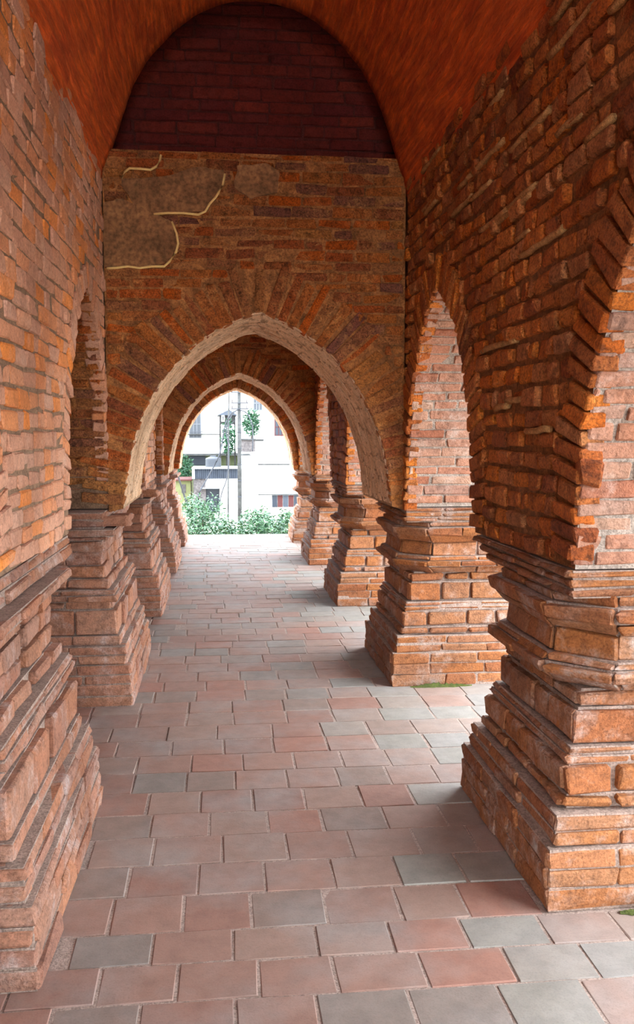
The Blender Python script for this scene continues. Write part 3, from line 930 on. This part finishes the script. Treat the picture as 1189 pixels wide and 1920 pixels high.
def shrub(x, y, top, rx, label, count=4800, mat='leaf', size=0.034, group='shrubs growing beyond the far arch'):
    e = link('shrub', None, origin=(x, y, GZ), label=label, cat='shrub', group=group)
    h = top - GZ
    mb = MB()
    for k in range(5):
        a = k * 2.3 + x
        leaves(mb, (rx * 0.5 * math.cos(a), 0.25 * math.sin(a), h * (0.62 + 0.05 * k)), (rx * 0.75, 0.45, h * (0.30 - 0.03 * k)), count // 5, size)
    o = mb.build('foliage', mat, e, kind='stuff')
    for k in range(4):
        a = k * 1.7 + x
        MB().tube([(0.08 * math.cos(a), 0.08 * math.sin(a), 0), (0.2 * math.cos(a), 0.2 * math.sin(a), h * 0.5), (rx * 0.5 * math.cos(a), 0.3 * math.sin(a), h * 0.85)], 0.025, 6, 0.008).build('stem', 'bark', e)
    return e
for x, y, top, rx, lab in [(-0.92, 15.3, 0.20, 0.40, 'leafy shrub against the shaded side pier of the far arch'), (-0.36, 17.0, 0.44, 0.40, 'tallest leafy shrub in front of the dark shack opening'),
                           (0.18, 15.3, 0.14, 0.36, 'low leafy shrub in front of the utility pole'), (0.76, 17.0, 0.20, 0.38, 'leafy shrub below the blank white wall, middle of the row'),
                           (1.20, 15.3, 0.26, 0.34, 'leafy shrub in front of the red brown shutters'), (1.70, 17.0, 0.14, 0.40, 'leafy shrub against the open side pier of the far arch')]:
    shrub(x, y, top, rx, lab)

def window(parent, x0, x1, z0, z1, y, bars, glass='grey_glass', frame='window_paint', fw=0.05):
    w = MB().box(x0, x1, y - 0.03, y + 0.03, z0, z1).build('window', glass, parent)
    f = MB()
    f.box(x0 - fw, x0, y - 0.07, y + 0.02, z0 - fw, z1 + fw).box(x1, x1 + fw, y - 0.07, y + 0.02, z0 - fw, z1 + fw)
    f.box(x0, x1, y - 0.07, y + 0.02, z0 - fw, z0).box(x0, x1, y - 0.07, y + 0.02, z1, z1 + fw)
    f.build('window_frame', frame, w)
    for i in range(1, bars + 1):
        xm = x0 + (x1 - x0) * i / (bars + 1)
        MB().box(xm - 0.02, xm + 0.02, y - 0.06, y - 0.03, z0, z1).build('window_bar', frame, w)
    zm = (z0 + z1) / 2
    MB().box(x0, x1, y - 0.06, y - 0.03, zm - 0.02, zm + 0.02).build('window_bar', frame, w)

# cream apartment house with a recessed green ground floor
e = link('apartment_house', None, origin=(0, 0, 0), label='cream house with barred window and recessed green ground floor', cat='house')
MB().box(-9, 0.05, 54.4, 62, 0.52, 9).build('upper_wall', 'cream_wall', e)
MB().box(-9, 1.02, 53.7, 62, 0.40, 0.52).build('floor_slab', 'concrete', e)
MB().box(-9, 1.02, 54.9, 62, GZ, 0.40).build('ground_floor_wall', 'green_wall', e)
MB().box(-1.97, -0.95, 54.82, 54.9, -0.22, 0.34).build('opening', 'dark_glass', e)
window(e, -1.86, -1.23, 1.50, 3.1, 54.36, 2)
window(e, -4.4, -3.6, 1.50, 3.1, 54.36, 2)
window(e, -1.86, -1.23, 4.8, 6.2, 54.36, 2)
MB().box(-9, 0.0, 54.0, 54.4, 1.66, 1.72).build('ledge', 'concrete', e)

# white house on the other side
e = link('white_house', None, origin=(0, 0, 0), label='large blank white house behind the utility pole', cat='house')
MB().box(1.12, 12, 48, 58, GZ, 9).build('wall', 'white_wall', e)
MB().box(2.0, 5.0, 47.75, 48, 0.0, 0.07).build('ledge', 'concrete', e)
MB().box(2.0, 5.2, 47.7, 48, -1.62, -1.58).build('lintel', 'concrete', e)
for i, mt in enumerate(('dark_glass', 'red_paint', 'tin', 'red_paint', 'dark_glass')):
    MB().box(2.76 + i * 0.3, 3.03 + i * 0.3, 47.9, 48.02, GZ, -1.66).build('shutter', mt, e)
window(e, 2.95, 3.5, 1.62, 2.5, 47.97, 2, 'dark_glass', 'red_paint')
window(e, 1.80, 2.22, 2.98, 3.7, 47.97, 2)
MB().box(1.62, 2.3, 47.6, 48, 1.30, 1.40).build('ledge', 'concrete', e)
t = MB().box(1.09, 1.79, 46.4, 48, 0.75, 1.36).build('balcony', 'stained', e)
MB().box(1.05, 1.83, 46.3, 48, 1.36, 1.44).build('coping', 'concrete', t)
MB().box(1.05, 1.55, 46.3, 48, 0.55, 0.60).build('ledge', 'concrete', e)

# timber loft on the cream house
e = link('timber_loft', None, origin=(0.37, 48.6, GZ), label='dark timber loft with a tiny window behind the creeper', cat='shed')
MB().box(-0.43, 0.45, 0, 4, 4.55, 5.05).build('wall', 'timber', e)
MB().add([(-0.55, -0.2, 5.0), (0.55, -0.2, 5.0), (0.1, -0.2, 5.32), (-0.55, 4, 5.0), (0.55, 4, 5.0), (0.1, 4, 5.32)], [[0, 1, 2], [3, 5, 4], [0, 2, 5, 3], [1, 4, 5, 2], [0, 3, 4, 1]]).build('roof', 'tin', e)
w = MB().box(-0.33, -0.15, -0.04, 0.02, 4.66, 5.0).build('window', 'white_wall', e)
MB().box(-0.27, -0.21, -0.06, 0, 4.72, 4.94).build('pane', 'dark_glass', w)
for x in (-0.40, -0.05, 0.40):
    MB().box(x - 0.04, x + 0.04, 0.02, 0.1, 0, 4.56).build('post', 'timber', e)

# tin fronted shack with water tank on it
e = link('tin_shack', None, origin=(-0.27, 44.6, GZ), label='low shack fronted with grey corrugated tin and a dark opening', cat='shed')
V, F = [], []
n = 46
for i in range(n + 1):
    x = -1.15 + 2.3 * i / n
    d = 0.03 * (1 if i % 2 else -1)
    V += [(x, d, 1.72), (x, d, 2.22 + 0.02 * math.sin(x * 3)), (x, d + 0.02, 2.22), (x, d + 0.02, 1.72)]
for i in range(n):
    p = i * 4
    F += [[p, p + 4, p + 5, p + 1], [p + 1, p + 5, p + 6, p + 2], [p + 3, p + 2, p + 6, p + 7], [p, p + 3, p + 7, p + 4]]
MB().add(V, F).build('corrugated_sheet', 'tin', e)
MB().box(-1.18, -1.04, -0.08, 0.0, 1.72, 2.24).build('end_board', 'tin_roof', e)
MB().box(-1.2, 1.2, -0.15, 3, 2.22, 2.27).build('roof', 'tin_roof', e)
MB().box(-1.12, -0.5, 0.1, 3, 0, 1.72).build('wall', 'stained', e)
MB().box(0.19, 1.12, 0.1, 3, 0, 1.72).build('wall', 'cream_wall', e)
MB().box(-0.5, 0.19, 0.1, 3, 1.24, 1.72).build('wall', 'cream_wall', e)
MB().box(-0.5, 0.19, 0.4, 3, 0, 1.24).build('opening', 'dark_glass', e)
MB().box(-0.75, 0.35, -0.35, 0.1, 1.24, 1.28).build('awning', 'tin_roof', e)
tb = link('water_tank', None, origin=(-0.40, 46.3, -0.03), label='grey ribbed water tank standing on the tin shack', cat='tank')
prof = [(0.0, 0.40), (0.02, 0.42)] + [(0.05 + 0.05 * i, 0.42 if i % 2 else 0.39) for i in range(8)] + [(0.46, 0.36), (0.52, 0.2), (0.54, 0.14)]
N = 20
V = [(r * math.cos(2 * math.pi * k / N), r * math.sin(2 * math.pi * k / N), z) for z, r in prof for k in range(N)]
F = [[i * N + k, i * N + (k + 1) % N, (i + 1) * N + (k + 1) % N, (i + 1) * N + k] for i in range(len(prof) - 1) for k in range(N)]
F += [list(range(N))[::-1]]
MB().add(V, F).build('body', 'tank_plastic', tb, True)
MB().tube([(0, 0, 0.53), (0, 0, 0.58)], 0.15, 16).build('lid', 'tank_plastic', tb)

# small yellow hut
e = link('yellow_hut', None, origin=(-1.96, 46.4, GZ), label='small yellow green hut with red tiled eaves', cat='hut')
MB().box(-0.6, 0.38, 0, 3, 0, 1.55).build('wall', 'yellow_wall', e)
MB().box(-0.7, 0.45, -0.25, 3, 1.55, 1.62).build('roof', 'red_paint', e)
MB().box(-0.1, 0.12, -0.03, 0.02, 0.9, 1.35).build('shutter', 'stained', e)

# utility pole, cables, props
e = link('utility_pole', None, origin=(0.80, 38.4, GZ), label='concrete utility pole with cross arms standing before the houses', cat='pole')
MB().tube([(0, 0, 0), (0, 0, 7.2)], 0.10, 10, 0.075).build('shaft', 'concrete', e, True)
for z in (5.0, 5.25, 5.7):
    MB().box(-0.35, 0.4, -0.13, -0.08, z, z + 0.05).build('cross_arm', 'cable_black', e)
    for x in (-0.3, 0.33):
        MB().tube([(x, -0.1, z + 0.05), (x, -0.1, z + 0.17)], 0.03, 8).build('insulator', 'stained', e)
for i in range(5):
    MB().tube([(0, 0, 1.2 + i * 0.7), (0, 0, 1.25 + i * 0.7)], 0.108, 10).build('band', 'cable_black', e)
def curve_pts(p, n=6):
    p = [np.array(q, float) for q in p]
    out = []
    for i in range(len(p) - 1):
        p0, p1, p2, p3 = p[max(i - 1, 0)], p[i], p[i + 1], p[min(i + 2, len(p) - 1)]
        for k in range(n):
            t = k / n
            out.append(0.5 * (2 * p1 + (p2 - p0) * t + (2 * p0 - 5 * p1 + 4 * p2 - p3) * t * t + (3 * p1 - p0 - 3 * p2 + p3) * t ** 3))
    return out + [p[-1]]
def cable(pts, y, r, label):
    c = MB().tube(curve_pts([(x, y, z) for x, z in pts]), r, 6).build('cable', 'cable_black', None, True, label=label, cat='cable', group='loose cables on the utility pole')
cable([(-1.15, -2.3), (-1.04, -1.12), (-0.5, -0.1), (-0.05, 0.81), (0.19, 2.0), (0.45, 2.5), (0.74, 2.67)], 38.2, 0.035, 'thick cable sweeping from the pole down past the water tank')
cable([(-0.15, -2.3), (-0.02, -1.06), (0.27, -0.16), (0.34, 1.0), (0.24, 1.77), (0.45, 2.4), (0.74, 2.70)], 38.1, 0.03, 'cable hanging straight down close to the utility pole')
cable([(0.82, 2.67), (1.12, 2.54), (1.33, 2.1), (1.38, 1.68), (1.36, 0.9)], 38.2, 0.03, 'cable looping from the pole towards the white house')
cable([(-6, 1.9), (-2.0, 1.72), (0.0, 1.85), (0.8, 2.4)], 38.5, 0.015, 'thin cable running level across the cream house')
MB().tube([(0.30, 39.5, GZ), (0.35, 39.5, 2.28), (0.42, 39.5, 4.6)], 0.04, 8, 0.03).build('bamboo_prop', 'concrete', label='thin bamboo prop standing just beside the utility pole', cat='post')
MB().tube([(-0.98, 35.2, GZ), (-1.41, 35.2, -0.96), (-1.70, 35.2, 0.0)], 0.045, 8, 0.035).build('leaning_post', 'timber', label='dark leaning post beside the yellow hut', cat='post')

def creeper(name, x, y, z, rx, rz, n, label, cat, size=0.09, foot=GZ):
    e = link(name, None, origin=(x, y, GZ), label=label, cat=cat)
    mb = MB(); leaves(mb, (0, 0, z - GZ), (rx, 0.38, rz), n, size, 0.3)
    mb.build('foliage', 'leaf_dark', e, kind='stuff')
    MB().tube([(0, 0, foot - GZ), (0.1, 0, (z + foot) * 0.5 - GZ), (0, 0, z - GZ)], 0.06, 6, 0.02).build('stem', 'bark', e)
creeper('creeper', 0.40, 48.05, 1.45, 0.42, 1.0, 900, 'dark green creeper climbing the timber loft', 'creeper')
creeper('creeper', 1.62, 46.9, 2.28, 0.5, 0.75, 900, 'green creeper on the white house above the stained balcony', 'creeper', foot=1.44)
creeper('tree', -2.05, 50.6, -0.2, 0.5, 0.75, 900, 'small green tree standing behind the yellow hut', 'tree')

# ------------------------------------------------------------------ small things on the piers
def moss(x0, x1, y, label):
    V, F = [], []
    n = 24
    for i in range(n + 1):
        x = x0 + (x1 - x0) * i / n
        f = math.sin(math.pi * i / n)
        w = 0.008 + 0.022 * f * random.uniform(0.5, 1.3)
        h = 0.006 + 0.02 * f * random.uniform(0.4, 1.3)
        V += [(x, y - w, 0.001), (x, y - w * 0.5, 0.007), (x, y - 0.004, h), (x, y + 0.01, 0.001)]
    for i in range(n):
        p = i * 4
        F += [[p + k, p + 4 + k, p + 5 + k, p + 1 + k] for k in range(3)]
    me = make_mesh('moss', V, F, 'moss', True); clean_normals(me)
    link('moss', me, label=label, cat='moss', kind='stuff')
moss(1.12, 1.50, RB[1] - 0.022, 'green moss strip at the foot of the cross arch pier')
moss(1.24, 1.45, RB[0] - 0.022, 'green moss at the foot of the large open side pier')
